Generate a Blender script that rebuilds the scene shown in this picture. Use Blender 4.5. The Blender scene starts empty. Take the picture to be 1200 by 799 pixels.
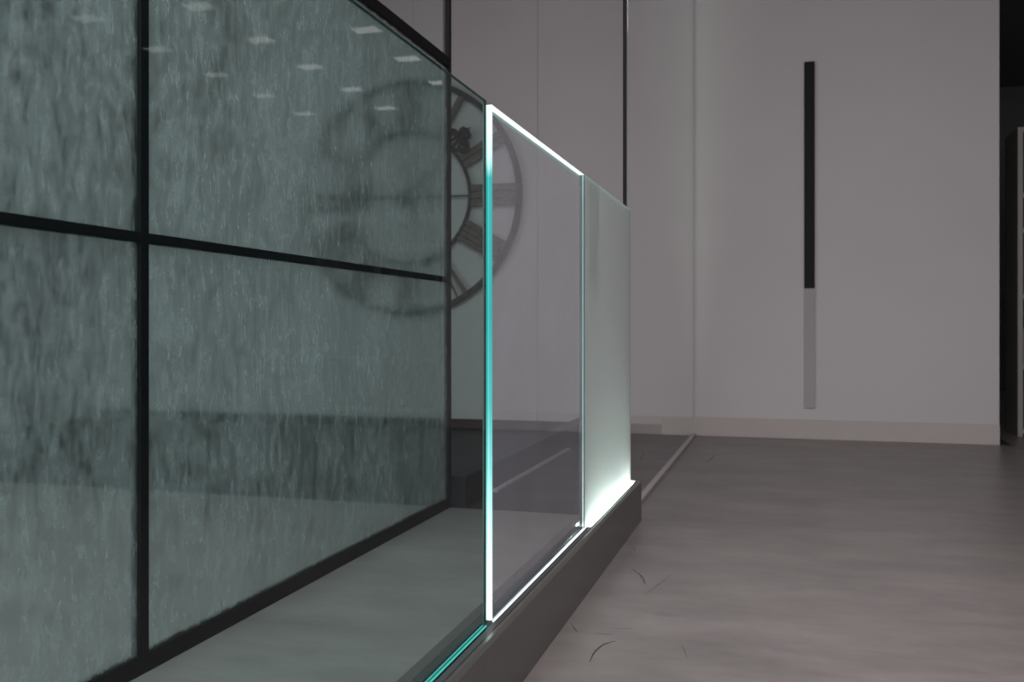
import bpy, bmesh, math, random
from mathutils import Vector, Matrix
random.seed(7)
sc = bpy.context.scene
col = sc.collection

# ------------------------------------------------------------------ camera
F = 1110.0                      # focal length in pixels of the 1200 px wide frame
HOR = 382.0                     # horizon row
H = 0.69                        # camera height
YAW = math.atan2(319.0, F)      # the glass runs away along +Y, camera turned to its left
S, C = math.sin(YAW), math.cos(YAW)
cd = bpy.data.cameras.new('camera')
cam = bpy.data.objects.new('camera', cd); col.objects.link(cam)
cd.sensor_width = 36.0
cd.lens = F / 1200.0 * 36.0
cd.shift_y = -(399.5 - HOR) / 1200.0
cd.clip_start = 0.02
cam.location = (0, 0, H)
cam.rotation_euler = (math.pi / 2, 0, YAW)
cd.dof.use_dof = True
cd.dof.focus_distance = 2.2
cd.dof.aperture_fstop = 5.0
sc.camera = cam

# ------------------------------------------------------------------ light
w = bpy.data.worlds.new('world'); sc.world = w; w.use_nodes = True
w.node_tree.nodes['Background'].inputs['Color'].default_value = (0.5, 0.5, 0.52, 1)
w.node_tree.nodes['Background'].inputs['Strength'].default_value = 0.05
sc.view_settings.view_transform = 'Standard'
sc.view_settings.look = 'None'
sc.view_settings.gamma = 1.0
sc.view_settings.use_curve_mapping = False
sc.view_settings.exposure = 0.0
sc.cycles.max_bounces = 14
sc.cycles.transparent_max_bounces = 32
sc.cycles.transmission_bounces = 12

def area(name, loc, rot, sx, sy, power, color):
    l = bpy.data.lights.new(name, 'AREA'); l.shape = 'RECTANGLE'; l.size = sx; l.size_y = sy
    l.energy = power; l.color = color
    o = bpy.data.objects.new(name, l); col.objects.link(o)
    o.location = loc; o.rotation_euler = rot
    return o
# added fill behind the camera, soft frontal light for the back wall
area('added_front_fill', (1.6, -3.9, 1.35), (math.radians(90), 0, 0), 4.6, 2.3, 112.0, (1.0, 0.955, 0.965))
# added overhead fill that brightens the floor and lower back wall
area('added_overhead_fill', (-0.5, 0.4, 3.15), (0, 0, 0), 3.6, 3.0, 146.0, (1.0, 0.955, 0.955))
# added side fill for the glazed room on the left
area('added_side_fill', (-4.9, 0.3, 1.5), (math.radians(90), 0, math.radians(-90)), 3.4, 2.2, 55.0, (1.0, 0.97, 0.98))

# ------------------------------------------------------------------ helpers
def px(x, y, Y=None, X=None, Z=None):
    """photo pixel -> point where its ray meets a plane of the place"""
    u, v = (x - 600) / F, (HOR - y) / F
    d = Vector((-S + u * C, C + u * S, v))
    if Y is not None: t = Y / d.y
    elif X is not None: t = X / d.x
    else: t = (Z - H) / d.z
    return Vector((d.x * t, d.y * t, H + d.z * t))

def link(name, me, mat=None, parent=None):
    o = bpy.data.objects.new(name, me); col.objects.link(o)
    if mat is not None:
        for m in (mat if isinstance(mat, (list, tuple)) else [mat]): me.materials.append(m)
    if parent is not None: o.parent = parent
    return o

def bm_box(bm, a, b, bev=0.0):
    vs = [bm.verts.new((x, y, z)) for x in (a[0], b[0]) for y in (a[1], b[1]) for z in (a[2], b[2])]
    fs = [(0, 1, 3, 2), (4, 6, 7, 5), (0, 4, 5, 1), (2, 3, 7, 6), (0, 2, 6, 4), (1, 5, 7, 3)]
    faces = [bm.faces.new([vs[i] for i in f]) for f in fs]
    if bev > 0:
        es = list({e for f in faces for e in f.edges})
        bmesh.ops.bevel(bm, geom=es, offset=bev, segments=2, profile=0.5, affect='EDGES', clamp_overlap=True)

def done(bm, name, mat, parent=None):
    bmesh.ops.recalc_face_normals(bm, faces=bm.faces)
    me = bpy.data.meshes.new(name); bm.to_mesh(me); bm.free()
    return link(name, me, mat, parent)

def box(name, a, b, mat, parent=None, bev=0.0):
    bm = bmesh.new()
    lo = [min(p, q) for p, q in zip(a, b)]; hi = [max(p, q) for p, q in zip(a, b)]
    bm_box(bm, lo, hi, bev)
    return done(bm, name, mat, parent)

def extrude_profile(name, pts, y0, y1, mat, parent=None):
    """pts: (x, z) outline, run along Y"""
    bm = bmesh.new()
    A = [bm.verts.new((x, y0, z)) for x, z in pts]; B = [bm.verts.new((x, y1, z)) for x, z in pts]
    n = len(pts)
    for i in range(n):
        j = (i + 1) % n
        bm.faces.new((A[i], A[j], B[j], B[i]))
    bm.faces.new(A); bm.faces.new(B[::-1])
    return done(bm, name, mat, parent)

def empty(name, loc=(0, 0, 0)):
    o = bpy.data.objects.new(name, None); col.objects.link(o); o.location = loc
    o.empty_display_size = 0.05
    return o

def tag(o, label=None, cat=None, group=None, kind=None):
    if label: o['label'] = label
    if cat: o['category'] = cat
    if group: o['group'] = group
    if kind: o['kind'] = kind
    return o

def keep(o, parent):
    """parent without moving (the parent's transform is a pure translation)"""
    o.parent = parent; o.matrix_parent_inverse = Matrix.Translation(-parent.location)
    return o

# ------------------------------------------------------------------ materials
class NT:
    def __init__(s, name):
        s.m = bpy.data.materials.new(name); s.m.use_nodes = True
        s.t = s.m.node_tree; s.t.nodes.clear(); s.out = s.t.nodes.new('ShaderNodeOutputMaterial')
    def n(s, typ, **kw):
        d = s.t.nodes.new(typ)
        for k, v in kw.items():
            if k.startswith('_'): setattr(d, k[1:], v)
            else: d.inputs[k.replace('__', ' ')].default_value = v
        return d
    def l(s, a, b): s.t.links.new(a, b)
    def math(s, op, a, b=None):
        d = s.t.nodes.new('ShaderNodeMath'); d.operation = op
        for i, q in enumerate((a, b)):
            if q is None: continue
            if isinstance(q, (int, float)): d.inputs[i].default_value = q
            else: s.l(q, d.inputs[i])
        return d.outputs[0]
    def mix(s, f, a, b):
        d = s.t.nodes.new('ShaderNodeMixShader')
        if isinstance(f, (int, float)): d.inputs[0].default_value = f
        else: s.l(f, d.inputs[0])
        s.l(a, d.inputs[1]); s.l(b, d.inputs[2]); return d.outputs[0]
    def coords(s, scale):
        t = s.t.nodes.new('ShaderNodeTexCoord'); mp = s.t.nodes.new('ShaderNodeMapping')
        mp.inputs['Scale'].default_value = scale
        s.l(t.outputs['Object'], mp.inputs['Vector']); return mp.outputs[0]
    def noise(s, scale, nscale=1.0, detail=4, rough=.55):
        d = s.n('ShaderNodeTexNoise', Scale=nscale, Detail=detail, Roughness=rough)
        s.l(s.coords(scale), d.inputs['Vector']); return d.outputs['Fac']
    def ramp(s, fac, stops):
        d = s.t.nodes.new('ShaderNodeValToRGB')
        while len(d.color_ramp.elements) > 1: d.color_ramp.elements.remove(d.color_ramp.elements[-1])
        for i, (p, c) in enumerate(stops):
            e = d.color_ramp.elements[0] if i == 0 else d.color_ramp.elements.new(p)
            e.position = p; e.color = (*c, 1) if len(c) == 3 else c
        s.l(fac, d.inputs[0]); return d.outputs[0]
    def schlick(s, r0=.04):
        lw = s.n('ShaderNodeLayerWeight', Blend=.5)
        p = s.math('POWER', lw.outputs['Facing'], 5.0)
        return s.math('ADD', s.math('MULTIPLY', p, 1 - r0), r0)
    def end(s, sh): s.l(sh, s.out.inputs['Surface']); return s.m

def plain(name, c, rough=.6, metal=0.0, var=.06, scale=(6, 6, 6), bump=0.0, spec=.5):
    t = NT(name)
    b = t.n('ShaderNodeBsdfPrincipled', Roughness=rough, Metallic=metal)
    b.inputs['Specular IOR Level'].default_value = spec
    f = t.noise(scale)
    lo = tuple(max(0, k * (1 - var)) for k in c); hi = tuple(k * (1 + var) for k in c)
    t.l(t.ramp(f, [(.3, lo), (.7, hi)]), b.inputs['Base Color'])
    if bump:
        bp = t.n('ShaderNodeBump', Strength=bump, Distance=.002)
        t.l(t.noise(tuple(k * 12 for k in scale)), bp.inputs['Height']); t.l(bp.outputs[0], b.inputs['Normal'])
    return t.end(b.outputs[0])

def emit(name, c, strength):
    t = NT(name); e = t.n('ShaderNodeEmission', Color=(*c, 1), Strength=strength)
    return t.end(e.outputs[0])

def clear_glass(name, tint, glow_haze=.0, refl=1.0):
    t = NT(name)
    tr = t.n('ShaderNodeBsdfTransparent', Color=(*tint, 1)); gl = t.n('ShaderNodeBsdfGlossy', Roughness=.0, Color=(1, 1, 1, 1))
    sh = tr.outputs[0]
    if glow_haze:
        df = t.n('ShaderNodeBsdfDiffuse', Color=(.80, .83, .95, 1))  # pale diffuse layer paints in the haze of the edge-lit sheet
        f = t.noise((7, 7, 5), detail=3)
        sh = t.mix(t.math('MULTIPLY', f, glow_haze), sh, df.outputs[0])
    g = t.n('ShaderNodeNewGeometry')
    r = t.schlick()
    r2 = t.math('DIVIDE', t.math('MULTIPLY', r, 2.0 * refl), t.math('ADD', r, 1.0))      # both faces of the sheet together
    return t.end(t.mix(t.math('MULTIPLY', r2, t.math('SUBTRACT', 1.0, g.outputs['Backfacing'])), sh, gl.outputs[0]))

def mat_floor(name, a, b, rough, spec=.45):
    t = NT(name)
    bs = t.n('ShaderNodeBsdfPrincipled', Roughness=rough)
    bs.inputs['Specular IOR Level'].default_value = spec
    big = t.noise((2.2, 4.2, 1), detail=7, rough=.68)
    c1 = t.ramp(big, [(.3, a), (.7, b)])
    st = t.noise((5, 24, 1), detail=8, rough=.75)
    mx = t.n('ShaderNodeMix', _data_type='RGBA', _blend_type='MULTIPLY')
    mx.inputs[0].default_value = .55
    t.l(c1, mx.inputs[6]); t.l(t.ramp(st, [(.30, (.62, .61, .61)), (.46, (.96, .95, .95)), (.6, (1.05, 1.04, 1.04))]), mx.inputs[7])
    t.l(mx.outputs[2], bs.inputs['Base Color'])
    r = t.n('ShaderNodeMapRange'); r.inputs[3].default_value = rough - .07; r.inputs[4].default_value = rough + .1
    t.l(st, r.inputs[0]); t.l(r.outputs[0], bs.inputs['Roughness'])
    bp = t.n('ShaderNodeBump', Strength=.12, Distance=.003)
    t.l(st, bp.inputs['Height']); t.l(bp.outputs[0], bs.inputs['Normal'])
    return t.end(bs.outputs[0])

def mat_satin(name):
    """satin-etched partition glass with fine vertical streaks"""
    t = NT(name)
    rf = t.n('ShaderNodeBsdfRefraction', Roughness=.125, IOR=1.12, Color=(.93, .95, .95, 1))
    tr = t.n('ShaderNodeBsdfTransparent', Color=(.9, .92, .92, 1))
    hz = t.n('ShaderNodeBsdfTranslucent', Color=(.75, .78, .78, 1))
    df = t.n('ShaderNodeBsdfDiffuse', Color=(.55, .58, .58, 1))
    haze = t.mix(.45, hz.outputs[0], df.outputs[0])
    st = t.math('ADD', t.math('MULTIPLY', t.noise((46, 46, 17), detail=4, rough=.75), .72), t.math('MULTIPLY', t.noise((5, 5, 3.2), detail=2), .28))
    thru = t.mix(.12, rf.outputs[0], tr.outputs[0])
    r = t.n('ShaderNodeMapRange'); r.inputs[1].default_value = .40; r.inputs[2].default_value = .60
    r.inputs[3].default_value = .05; r.inputs[4].default_value = .35
    t.l(st, r.inputs[0])
    sh = t.mix(r.outputs[0], thru, haze)
    gl = t.n('ShaderNodeBsdfGlossy', Roughness=.03)
    return t.end(t.mix(t.math('MULTIPLY', t.schlick(), .35), sh, gl.outputs[0]))

def mat_frost(name):
    """white etched balustrade glass lit by the strip at its foot"""
    t = NT(name)
    rf = t.n('ShaderNodeBsdfRefraction', Roughness=.36, IOR=1.12, Color=(.95, .99, .97, 1))
    hz = t.n('ShaderNodeBsdfTranslucent', Color=(.91, .96, .945, 1))
    df = t.n('ShaderNodeBsdfDiffuse', Color=(.91, .96, .945, 1))
    sh = t.mix(.58, rf.outputs[0], t.mix(.5, hz.outputs[0], df.outputs[0]))
    gl = t.n('ShaderNodeBsdfGlossy', Roughness=.0)
    return t.end(t.mix(t.math('MULTIPLY', t.schlick(), .7), sh, gl.outputs[0]))

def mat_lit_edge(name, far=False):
    """edge-lit glass: guided light painted as emission, white to teal along the height"""
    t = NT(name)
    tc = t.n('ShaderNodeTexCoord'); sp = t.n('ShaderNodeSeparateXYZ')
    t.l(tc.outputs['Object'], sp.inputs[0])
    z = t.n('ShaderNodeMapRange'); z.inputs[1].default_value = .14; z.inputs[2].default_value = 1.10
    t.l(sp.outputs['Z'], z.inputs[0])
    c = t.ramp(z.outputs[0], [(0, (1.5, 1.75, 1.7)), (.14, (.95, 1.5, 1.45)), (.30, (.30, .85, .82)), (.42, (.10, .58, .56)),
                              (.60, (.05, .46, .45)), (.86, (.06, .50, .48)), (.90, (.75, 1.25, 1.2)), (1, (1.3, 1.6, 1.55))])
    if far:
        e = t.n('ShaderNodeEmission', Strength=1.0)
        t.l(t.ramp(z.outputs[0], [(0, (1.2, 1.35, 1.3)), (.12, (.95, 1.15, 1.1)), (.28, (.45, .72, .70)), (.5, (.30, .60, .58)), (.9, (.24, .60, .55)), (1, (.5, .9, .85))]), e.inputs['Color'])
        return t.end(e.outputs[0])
    # laminated edge: emission painted dimmer on the inner side, brighter line in the middle
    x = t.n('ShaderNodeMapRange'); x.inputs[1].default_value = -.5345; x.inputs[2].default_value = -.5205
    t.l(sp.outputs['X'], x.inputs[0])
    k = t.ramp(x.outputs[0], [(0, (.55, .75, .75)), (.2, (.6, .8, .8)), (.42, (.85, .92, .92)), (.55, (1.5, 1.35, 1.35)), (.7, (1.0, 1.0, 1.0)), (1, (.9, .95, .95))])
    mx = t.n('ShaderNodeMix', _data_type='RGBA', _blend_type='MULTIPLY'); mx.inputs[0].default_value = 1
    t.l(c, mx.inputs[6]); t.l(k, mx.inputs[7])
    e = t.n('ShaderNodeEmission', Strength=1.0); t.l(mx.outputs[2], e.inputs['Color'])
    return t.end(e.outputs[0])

M = {}
M['wall'] = plain('painted_wall', (.585, .563, .57), .75, var=.03, scale=(.8, .8, 1.2))
M['wall_side'] = plain('painted_side_wall', (.42, .40, .41), .8, var=.03, scale=(1, 1, 1))
M['ceil'] = plain('ceiling_paint', (.16, .155, .16), .85, var=.03)
M['wall_dark'] = plain('dark_shop_wall', (.10, .10, .10), .8, var=.05)
M['floor'] = mat_floor('microcement', (.195, .174, .171), (.30, .27, .265), .34)
M['grout'] = plain('dark_joint', (.05, .045, .045), .9)
M['dark_floor'] = mat_floor('dark_floor', (.028, .027, .031), (.045, .044, .050), .5, .25)
M['base_light'] = plain('pale_skirting', (.50, .455, .445), .5, var=.03)
M['base_dark'] = plain('dark_skirting', (.012, .012, .013), .6, spec=.2)
M['navy'] = plain('dark_plinth', (.014, .015, .022), .5, spec=.25)
M['pale_metal'] = plain('pale_aluminium', (.55, .51, .50), .45, var=.04)
M['channel'] = plain('grey_anodised_channel', (.108, .101, .097), .27, metal=.15, var=.05, scale=(20, 1.5, 20))
M['gasket'] = plain('black_gasket', (.06, .06, .063), .6)
M['black'] = plain('black_steel', (.005, .005, .0055), .6, var=.1, spec=.2)
M['iron'] = plain('dark_iron', (.022, .020, .020), .55, var=.2)
M['numeral'] = plain('weathered_numeral', (.135, .112, .098), .65, var=.35, scale=(22, 22, 22), bump=.4)
M['scuff'] = plain('rubber_scuff', (.05, .043, .042), .7, var=.3, scale=(40, 40, 40))
M['glass_green'] = clear_glass('green_float_glass', (.795, .915, .90), refl=.34)
M['glass_clear'] = clear_glass('low_iron_glass', (.955, .982, .995), glow_haze=.19, refl=.7)
M['glass_part'] = clear_glass('partition_glass', (.97, .98, .98))
M['satin'] = mat_satin('satin_glass')
M['frost'] = mat_frost('etched_glass')
M['edge_dark'] = plain('dark_green_glass_edge', (.004, .05, .04), .15, var=.1)
M['edge_grey'] = plain('polished_glass_edge', (.20, .23, .225), .2, var=.1)
M['lit_reflection'] = emit('top_edge_reflection', (.30, .50, .48), .7)  # paints the lit top's reflection in the back face
M['edge_teal'] = emit('teal_glow_paint', (.10, .62, .55), .9)  # glow along the panel foot, painted as emission
M['edge_pale'] = emit('pale_glow_paint', (.33, .56, .49), .85)  # glow of the frosted panel's edges, painted as emission
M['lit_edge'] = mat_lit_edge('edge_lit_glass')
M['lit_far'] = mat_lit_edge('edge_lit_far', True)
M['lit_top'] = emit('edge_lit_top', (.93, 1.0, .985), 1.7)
M['led'] = emit('led_strip', (.85, 1.0, .94), 760.0)
M['led_low'] = emit('led_strip_clear', (.93, 1.0, 1.0), 2.0)
M['lamp'] = emit('ceiling_lamp', (1.0, .98, .97), 1.7)
M['white'] = plain('white_lacquer', (.6, .6, .6), .4, var=.03)
M['shelf'] = plain('pale_shelf', (.34, .33, .32), .5, var=.05)
M['card'] = plain('brown_card', (.40, .24, .15), .7)
M['paper1'] = plain('blue_spine', (.10, .14, .22), .6)
M['paper2'] = plain('grey_spine', (.28, .28, .29), .6)

# ------------------------------------------------------------------ room shell
YB = 6.06          # back wall
XG = -0.527        # middle of the balustrade glass
YE = 3.40          # where the pale floor ends
XP = -1.22         # satin partition
XR = -0.548        # clear partition
CE = 3.2

floor = tag(box('floor', (-5, -4, -.12), (6, 11, -.006), M['grout']), kind='structure')
J = .0022
def slab(x0, x1, y0, y1, mat='floor'):
    return box('floor_slab', (x0 + J, y0 + J, -.006), (x1 - J, y1 - J, 0), M[mat], floor)
for x0, x1 in ((-5, -2.33), (-2.33, XG), (XG, 1.27), (1.27, 3.6), (3.6, 6)):
    slab(x0, x1, -4, .4); slab(x0, x1, .4, YE)
for x0, x1 in ((XR, 1.27), (1.27, 3.6), (3.6, 6)):
    slab(x0, x1, YE, YB)
for x0, x1 in ((1.27, 3.6), (3.6, 6)):
    slab(x0, x1, YB, 11)
slab(-5, -2.33, YE, YB, 'dark_floor'); slab(-2.33, XR, YE, YB, 'dark_floor')

tag(box('ceiling', (-5, -4, CE), (6, 11, CE + .1), M['ceil']), kind='structure')
wb = tag(box('wall_back', (-5, YB + .012, 0), (1.2, YB + .2, CE), M['grout']), kind='structure')
xj = px(630, 100, Y=YB).x          # panel joint seen above the glass
xc = px(784, 100, Y=YB).x
for a, b in ((-5, -3.9), (-3.9, 2 * xj - xc - .02), (2 * xj - xc - .02, xj), (xj, xc), (xc, XR), (XR, 1.2)):
    dy = .0 if (a, b) != (xc, XR) else .022
    box('wall_panel', (a + .0012, YB - dy, 0), (b - .0012, YB + .014, CE), M['wall'], wb)
tag(box('wall_left', (-5.1, -4, 0), (-5, YB + .2, CE), M['wall_side']), kind='structure')
tag(box('wall_front', (-5, -4.1, 0), (6, -4, CE), M['wall_side']), kind='structure')
tag(box('wall_right', (6, -4, 0), (6.1, 11, CE), M['wall_dark']), kind='structure')
tag(box('wall_far', (1.0, 11, 0), (6, 11.1, CE), M['wall_dark']), kind='structure')
tag(box('wall_side', (1.1, YB + .2, 0), (1.2, 11, CE), M['wall_dark']), kind='structure')

xd = px(776, 500, Y=YB).x
tag(box('baseboard_left', (-5, YB - .014, 0), (xd, YB, .064), M['base_dark'], bev=.002), kind='structure')
tag(box('baseboard_right', (XR, YB - .014, 0), (1.2, YB, .118), M['base_light'], bev=.003), kind='structure')
tag(box('baseboard_corner', (xd + .001, YB - .034, 0), (XR - .012, YB - .022, .112), M['base_light'], bev=.002), kind='structure')

# scuffs on the pale floor
def scuff(pts, wd):
    P = [px(x, y, Z=0.0) for x, y in pts]
    # smooth the polyline
    Q = []
    for i in range(len(P) - 1):
        p0 = P[max(i - 1, 0)]; p1 = P[i]; p2 = P[i + 1]; p3 = P[min(i + 2, len(P) - 1)]
        for k in range(6):
            t = k / 6
            Q.append(.5 * ((2 * p1) + (p2 - p0) * t + (2 * p0 - 5 * p1 + 4 * p2 - p3) * t * t + (3 * p1 - p0 - 3 * p2 + p3) * t ** 3))
    Q.append(P[-1])
    bm = bmesh.new(); prev = None; n = len(Q)
    for i, q in enumerate(Q):
        d = (Q[min(i + 1, n - 1)] - Q[max(i - 1, 0)]); d.z = 0; d.normalize()
        s = Vector((-d.y, d.x, 0)) * wd * (.25 + .75 * math.sin(math.pi * (i + .3) / (n - .4)) * random.uniform(.7, 1.2))
        a = bm.verts.new((q.x + s.x, q.y + s.y, .0006)); b = bm.verts.new((q.x - s.x, q.y - s.y, .0006))
        if prev: bm.faces.new((prev[0], a, b, prev[1]))
        prev = (a, b)
    return done(bm, 'scuff_mark', M['scuff'], floor)
scuff([(691, 776), (697, 764), (708, 755), (722, 751)], .0022)
scuff([(738, 665), (748, 672), (754, 678), (756, 684)], .0016)
scuff([(697, 742), (708, 743), (724, 743.5)], .0009)
scuff([(668, 729), (673, 736), (677, 741)], .0008)
scuff([(756, 697), (765, 690), (776, 682), (788, 673)], .0008)
scuff([(718, 736), (730, 737), (744, 736)], .0006)
scuff([(738, 644), (742, 642), (744, 645), (740, 647)], .0008)
scuff([(828, 542), (833, 538), (838, 533)], .0022)
scuff([(749, 672), (753, 680), (757, 686)], .0007)
scuff([(760, 633), (772, 632), (786, 631)], .0008)
scuff([(798, 755), (802, 762), (805, 772)], .0006)

# ------------------------------------------------------------------ glass balustrade
Y0, Y1, Y2, Y3 = .10, px(577, 300, X=XG + .007).y, px(685, 300, X=XG + .007).y, px(739, 300, X=XG + .007).y
ZT, ZC = 1.10, .145
T = .007
bal = tag(empty('glass_balustrade', (XG, 0, 0)),
          'three-panel glass balustrade with glowing edges set in a dark grey floor channel', 'balustrade')
XO, XI = -.487, -.572
SW = .0235
prof = [(XO, 0), (XO, ZC - .006), (XO - .006, ZC), (XO - .0135, ZC), (XO - .0135, ZC - .005), (XO - .0155, ZC - .005),
        (XO - .0155, ZC), (XG + SW, ZC), (XG + SW, ZC - .056), (XG - SW, ZC - .056), (XG - SW, ZC), (XI, ZC), (XI, 0)]
YEND = px(752, 610, Z=0).y
ch = keep(extrude_profile('base_channel', prof, Y0 - .05, YEND, M['channel']), bal)
keep(box('end_cap', (XO - .0005, YEND, .0), (XI, YEND + .004, ZC - .001), M['channel'], None, .001), bal)

keep(box('slot_plug', (XG - SW, Y3 + .003, ZC - .05), (XG + SW, YEND, ZC - .0008), M['channel']), bal)

def panel(y0, y1, face, edge, clear_end=False, clear_top=False, zt=ZT):
    bm = bmesh.new()
    bm_box(bm, (XG - T, y0, ZC - .052), (XG + T, y1, zt))
    bmesh.ops.recalc_face_normals(bm, faces=bm.faces)
    for f in bm.faces: f.material_index = 0 if abs(f.normal.x) > .9 or (clear_end and abs(f.normal.y) > .9) or (clear_top and f.normal.z > .9) else 1
    me = bpy.data.meshes.new('glass_panel'); bm.to_mesh(me); bm.free()
    return keep(link('glass_panel', me, [M[face], M[edge]]), bal)
def sub(o, p):
    o.parent = p; o.matrix_parent_inverse = p.matrix_parent_inverse.copy() if False else Matrix.Identity(4)
    return o
GAP = .040
e = .0009
p1 = panel(Y0, Y1 - GAP, 'glass_green', 'edge_dark', True, True)
p1['label'] = 'green tinted clear glass panel'
p2 = panel(Y1, Y2 - .006, 'glass_clear', 'edge_dark', True, True)
p2['label'] = 'clear glass panel with white glowing edges'
p3 = panel(Y2, Y3, 'frost', 'edge_dark', False, True)
p3['label'] = 'frosted glass panel lit from below'

def child(o, p):
    o.parent = p
    return o
# panel 1: polished far edge, teal foot glow painted as emissive strips
child(box('glass_edge', (XG + T - .0062, Y1 - GAP + e, ZC), (XG + T - .0042, Y1 - GAP + .002, ZT), M['edge_grey']), p1)
child(box('glass_edge', (XG + T - .0040, Y1 - GAP + e, ZC), (XG + T, Y1 - GAP + .002, ZT), M['edge_dark']), p1)
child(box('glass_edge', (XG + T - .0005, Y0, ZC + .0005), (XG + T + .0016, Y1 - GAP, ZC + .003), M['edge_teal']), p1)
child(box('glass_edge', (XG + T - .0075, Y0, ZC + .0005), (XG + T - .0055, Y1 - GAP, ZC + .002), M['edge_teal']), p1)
child(box('glass_edge', (XG + T - .0055, Y0, ZT - .0014), (XG + T - .0002, Y1 - GAP, ZT - .0003), M['edge_dark']), p1)
# panel 2: edge-lit, the glow painted as emissive strips
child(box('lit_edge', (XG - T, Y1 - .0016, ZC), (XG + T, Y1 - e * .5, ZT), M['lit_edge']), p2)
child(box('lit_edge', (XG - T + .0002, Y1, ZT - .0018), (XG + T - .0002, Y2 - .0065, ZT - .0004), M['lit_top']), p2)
child(box('lit_edge', (XG - T + .0002, Y1, ZT - .0075), (XG - T + .0010, Y2 - .0065, ZT - .0020), M['lit_reflection']), p2)  # emissive strip painted in for the top edge's reflection
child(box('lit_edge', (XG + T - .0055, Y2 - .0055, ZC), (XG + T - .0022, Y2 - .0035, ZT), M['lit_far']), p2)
# panel 3: pale edge glow painted as emissive strips
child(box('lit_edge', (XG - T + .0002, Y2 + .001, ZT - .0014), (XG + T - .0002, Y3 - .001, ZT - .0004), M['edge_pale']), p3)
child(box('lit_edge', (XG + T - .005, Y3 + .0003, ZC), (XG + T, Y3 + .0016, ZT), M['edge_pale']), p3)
# led strips in the slot
def led(y0, y1, mat, sides, off, wd, zl):
    for s in sides:
        x = XG + s * (T + off)
        child(box('led_strip', (x - wd / 2, y0, zl - .003), (x + wd / 2, y1, zl), M[mat]), ch)
led(Y1, Y2 - .006, 'led_low', (1,), .0022, .003, ZC - .001)
led(Y2 + .028, Y3 - .012, 'led', (-1, 1), .0125, .006, ZC - .042)
for sgn in (-1, 1):
    xa, xb = XG + sgn * (T + (.0042 if sgn > 0 else .0006)), XG + sgn * SW
    child(box('gasket', (xa, Y0 - .05, ZC - .02), (xb, Y2 + .016, ZC - .0012), M['gasket']), ch)
for o in list(ch.children): o.matrix_parent_inverse = Matrix.Identity(4)

# ------------------------------------------------------------------ satin partition on the left
part = tag(empty('black_framed_partition', (XP, YE, 0)),
           'black steel framed satin glass partition wall behind the balustrade', 'partition')
PW = .026
pts_y = [3.41, 1.62, -.17]
for y in pts_y:
    keep(box('frame_post', (XP - PW, y - PW, 0), (XP, y, CE), M['black'], None, .002), part)
zb, zm, zt_ = .038, .866, 1.69
for a, b in zip(pts_y[1:], pts_y[:-1]):
    ya, yb = a, b - PW
    keep(box('bottom_rail', (XP - PW, ya, 0), (XP, yb, zb), M['black'], None, .002), part)
    keep(box('middle_rail', (XP - PW, ya, zm - .010), (XP, yb, zm + .010), M['black'], None, .002), part)
    keep(box('upper_rail', (XP - PW, ya, zt_ - .019), (XP, yb, zt_ + .019), M['black'], None, .002), part)
    for z0, z1, m in ((zb, zm - .010, 'satin'), (zm + .010, zt_ - .019, 'satin'), (zt_ + .019, CE, 'glass_part')):
        keep(box('glass_pane', (XP - .017, ya, z0), (XP - .009, yb, z1), M[m]), part)

# dark plinth that carries the line on to the back wall
pl = tag(empty('low_plinth', (-1.17, YE + .05, 0)), 'low dark navy plinth with a pale metal foot strip on dark floor', 'plinth')
keep(box('plinth_body', (-1.24, YE + .015, 0), (-1.165, YB - .015, .118), M['navy'], None, .004), pl)
keep(box('foot_strip', (-1.165, YE + .36, 0), (-1.143, YB - .9, .012), M['pale_metal'], None, .002), pl)

# ------------------------------------------------------------------ clear partition on the right of the dark floor
cp = tag(empty('clear_glass_partition', (XR, YE, 0)),
         'frameless clear glass partition with slim black corner post and pale floor profile', 'partition')
keep(box('corner_post', (XR - .0125, YE, 0), (XR, YE + .0125, CE), M['black'], None, .001), cp)
keep(box('floor_profile', (XR - .012, YE + .0125, 0), (XR + .016, YB - .023, .016), M['pale_metal'], None, .002), cp)
keep(box('glass_pane', (XR - .004, YE + .014, .016), (XR + .004, YB - .024, CE), M['glass_part']), cp)

# ------------------------------------------------------------------ wall clock
YC = YB - .04
cc = px(478.7, 232, Y=YC)
R = 138 / F / (C + (478.7 - 600) / F * S) * YC
clock = tag(empty('wall_clock', (cc.x, YB - .002, cc.z)),
            'large round skeleton wall clock with dark iron rings and roman numerals', 'clock')
def ring(name, r, wd, dp, mat, y=-.04, seg=96):
    bm = bmesh.new(); rows = []
    for i in range(seg):
        a = 2 * math.pi * i / seg; s, c = math.sin(a), math.cos(a)
        rows.append([bm.verts.new((s * rr, y + dy, c * rr)) for rr, dy in ((r - wd / 2, -dp / 2), (r + wd / 2, -dp / 2), (r + wd / 2, dp / 2), (r - wd / 2, dp / 2))])
    for i in range(seg):
        A, B = rows[i], rows[(i + 1) % seg]
        for k in range(4):
            bm.faces.new((A[k], A[(k + 1) % 4], B[(k + 1) % 4], B[k]))
    return done(bm, name, mat, clock)
ring('outer_ring', R - .018, .036, .03, M['iron'])
RI = .565 * R
ring('inner_ring', RI - .010, .020, .026, M['iron'])
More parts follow.
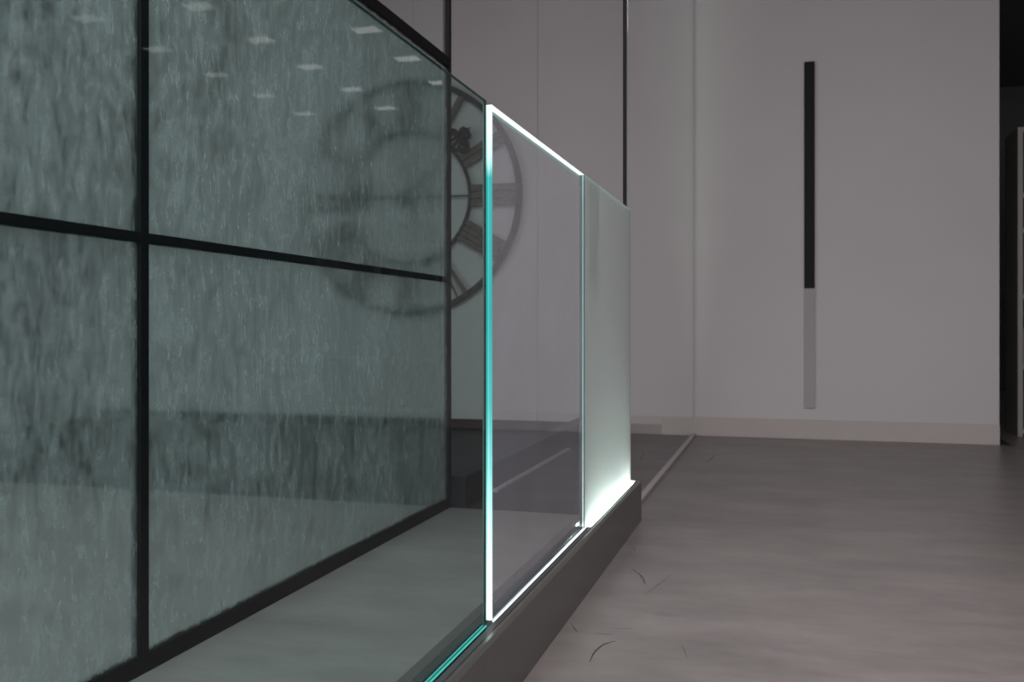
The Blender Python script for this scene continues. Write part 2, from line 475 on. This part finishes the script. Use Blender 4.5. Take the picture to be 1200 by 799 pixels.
# standoffs to the wall
for k in range(4):
    a = math.pi / 4 + k * math.pi / 2
    box('standoff', (math.sin(a) * (R - .018) - .008, -.03, math.cos(a) * (R - .018) - .008), (math.sin(a) * (R - .018) + .008, .001, math.cos(a) * (R - .018) + .008), M['iron'], clock)
def bar(bm, ang, x0, x1, w0, w1, r0, r1, y0=-.05, y1=-.034):
    """bar in dial space: tangential offset x0 at r0 to x1 at r1"""
    s, c = math.sin(ang), math.cos(ang)
    vs = []
    for y in (y0, y1):
        for x, r in ((x0 - w0 / 2, r0), (x0 + w0 / 2, r0), (x1 + w1 / 2, r1), (x1 - w1 / 2, r1)):
            vs.append(bm.verts.new((x * c + r * s, y, -x * s + r * c)))
    for f in ((0, 1, 2, 3), (7, 6, 5, 4), (0, 4, 5, 1), (1, 5, 6, 2), (2, 6, 7, 3), (3, 7, 4, 0)):
        bm.faces.new([vs[i] for i in f])
r0, r1 = RI - .006, R - .030
WS = .043
NUM = ['XII', 'I', 'II', 'III', 'IIII', 'V', 'VI', 'VII', 'VIII', 'IX', 'X', 'XI']
for k, s in enumerate(NUM):
    ang = k * math.pi / 6
    bm = bmesh.new()
    wid = {'I': .050, 'V': .105, 'X': .105}
    if s == 'IIII': wid['I'] = .039
    ws = WS if s != 'IIII' else .034
    tot = sum(wid[ch_] for ch_ in s); x = -tot / 2
    for ch_ in s:
        xm = x + wid[ch_] / 2; x += wid[ch_]
        if ch_ == 'I': bar(bm, ang, xm, xm, ws, ws, r0, r1)
        elif ch_ == 'V':
            bar(bm, ang, xm - .008, xm - .034, .022, .030, r0, r1)
            bar(bm, ang, xm + .008, xm + .034, .012, .014, r0, r1)
        else:
            bar(bm, ang, xm - .036, xm + .036, .030, .030, r0, r1)
            bar(bm, ang, xm + .036, xm - .036, .014, .014, r0, r1, -.052, -.036)
    done(bm, 'numeral', M['numeral'], clock)
# thin spokes between hub and inner ring
for k in range(4):
    bm = bmesh.new(); bar(bm, k * math.pi / 2, 0, 0, .011, .011, .03, RI - .012, -.046, -.036)
    done(bm, 'spoke', M['iron'], clock)
ring('hub', .035, .05, .03, M['iron'], y=-.055, seg=24)
def tube_path(bm, pts, rad, y):
    """flat-ish scroll wire in the dial plane"""
    n = len(pts); rows = []
    for i, p in enumerate(pts):
        d = (Vector(pts[min(i + 1, n - 1)]) - Vector(pts[max(i - 1, 0)])).normalized(); nn = Vector((-d.y, d.x))
        rr = rad(i / (n - 1)) if callable(rad) else rad
        row = []
        for q in range(6):
            a = q * math.pi / 3
            o = nn * math.cos(a) * rr
            row.append(bm.verts.new((p[0] + o.x, y + math.sin(a) * rr * .6, p[1] + o.y)))
        rows.append(row)
    for i in range(n - 1):
        for q in range(6):
            bm.faces.new((rows[i][q], rows[i][(q + 1) % 6], rows[i + 1][(q + 1) % 6], rows[i + 1][q]))
    bm.faces.new(rows[0]); bm.faces.new(rows[-1][::-1])
def hand(name, ang, length, y):
    bm = bmesh.new(); s, c = math.sin(ang), math.cos(ang)
    def W(t, q): return (t * c + q * s, -t * s + q * c)
    L = length
    def poly(f, rad, n=28):
        tube_path(bm, [W(*f(i / (n - 1))) for i in range(n)], rad, y)
    poly(lambda u: (0, -.12 * L + u * .90 * L), lambda u: .011 - .003 * u)
    # paired scrolls near the tip
    for sg in (-1, 1):
        poly(lambda u: (sg * (.006 + .062 * math.sin(math.pi * u)), L * .70 + u * .18 * L), .011)
        def spiral(u, sg=sg):
            a = u * 3.4 * math.pi; rr = .046 * (1 - .72 * u)
            return (sg * (.056 - rr * math.cos(a)), L * .80 + rr * math.sin(a))
        poly(spiral, .0105, 40)
        poly(lambda u: (sg * (.004 + .034 * math.sin(math.pi * u)), L * .86 + u * .10 * L), .011)
        poly(lambda u: (sg * .040 * u, L * .95 - .02 * math.sin(math.pi * u)), .010, 12)
    poly(lambda u: (0, L * .74 + u * .26 * L), lambda u: .012 - .008 * u)
    return done(bm, name, M['iron'], clock)
hand('minute_hand', math.radians(45.5), .80 * R, -.075)
hand('hour_hand', math.radians(-86), .50 * R, -.064)

# ------------------------------------------------------------------ things mirrored in the glass
def ceiling_light(x, y):
    o = tag(empty('ceiling_light', (x, y, CE)), None, 'ceiling light', 'square ceiling lights')
    a, b = .115, .085
    bm = bmesh.new()
    for q in ((-a - .012, -b - .012, a + .012, -b), (-a - .012, b, a + .012, b + .012), (-a - .012, -b, -a, b), (a, -b, a + .012, b)):
        bm_box(bm, (q[0], q[1], -.012), (q[2], q[3], 0))
    done(bm, 'frame', M['white'], o)
    box('diffuser', (-a, -b, -.008), (a, b, -.003), M['lamp'], o)
    return o
first = None
rows = ((2.35, 4, 'small square ceiling light in the mirrored row closest to the glass balustrade'),
        (3.36, 5, 'small square ceiling light in the middle mirrored row of ceiling lights'),
        (4.40, 6, 'small square ceiling light in the mirrored row farthest from the glass balustrade'))
for x, n, lab in rows:
    for k in range(n):
        y = 10.05 - .9 * k
        if first is None:
            first = ceiling_light(x, y); o = first
        else:
            o = first.copy(); col.objects.link(o); o.location = (x, y, CE)
            for chd in first.children:
                d = chd.copy(); col.objects.link(d); d.parent = o
        o['label'] = lab

# shelving beyond the end of the back wall
cx0, cx1, cy = 1.40, 2.40, 6.55
cab = tag(empty('open_shelving', (1.9, cy, 0)), 'pale open shelving unit mirrored faintly in the glass panels', 'shelving')
cab_m = M['shelf']
for x in (cx0, 1.865, 1.895, cx1 - .03):
    keep(box('side_panel', (x, cy, 0), (x + .03, cy + .34, 1.93), cab_m, None, .002), cab)
keep(box('back_panel', (cx0, cy + .34, 0), (cx1, cy + .355, 1.93), M['wall_dark']), cab)
for a, b in ((cx0 + .03, 1.865), (1.925, cx1 - .03)):
    for z in (.02, .42, .86, 1.27, 1.49, 1.90):
        keep(box('shelf', (a, cy + .003, z), (b, cy + .34, z + .03), cab_m, None, .002), cab)
tag(box('storage_box', (1.60, cy + .05, .451), (1.70, cy + .24, .72), M['card'], None, .003), 'brown card box standing on the pale open shelving', 'box')
bx = 1.44
for i in range(3):
    wdt = .03 + .008 * i
    tag(box('book', (bx, cy + .04, .451), (bx + wdt - .002, cy + .22, .68 + .02 * ((i * 2) % 3)), M['paper1' if i % 2 else 'paper2'], None, .002),
        'dark blue book upright between two grey books on the shelving' if i % 2 else 'grey upright book beside the dark blue book on the shelving', 'book', 'books on the open shelving')
    bx += wdt

# dark wall profile whose reflection stands in the frosted panel
mp = px(696, 300, X=XG + T)
u = (696 - 600) / F; k = (-S + u * C) / (C + u * S)
xw = 2 * (XG + T) - k * YB
wp = tag(empty('wall_profile', (xw, YB, .2)), 'narrow dark vertical profile mounted on the plain back wall', 'wall profile')
keep(box('dark_section', (xw - .031, YB - .02, .92), (xw + .031, YB - .0005, 2.3), M['base_dark'], None, .002), wp)
keep(box('grey_section', (xw - .031, YB - .016, .19), (xw + .031, YB - .0005, .919), M['wall_side'], None, .002), wp)
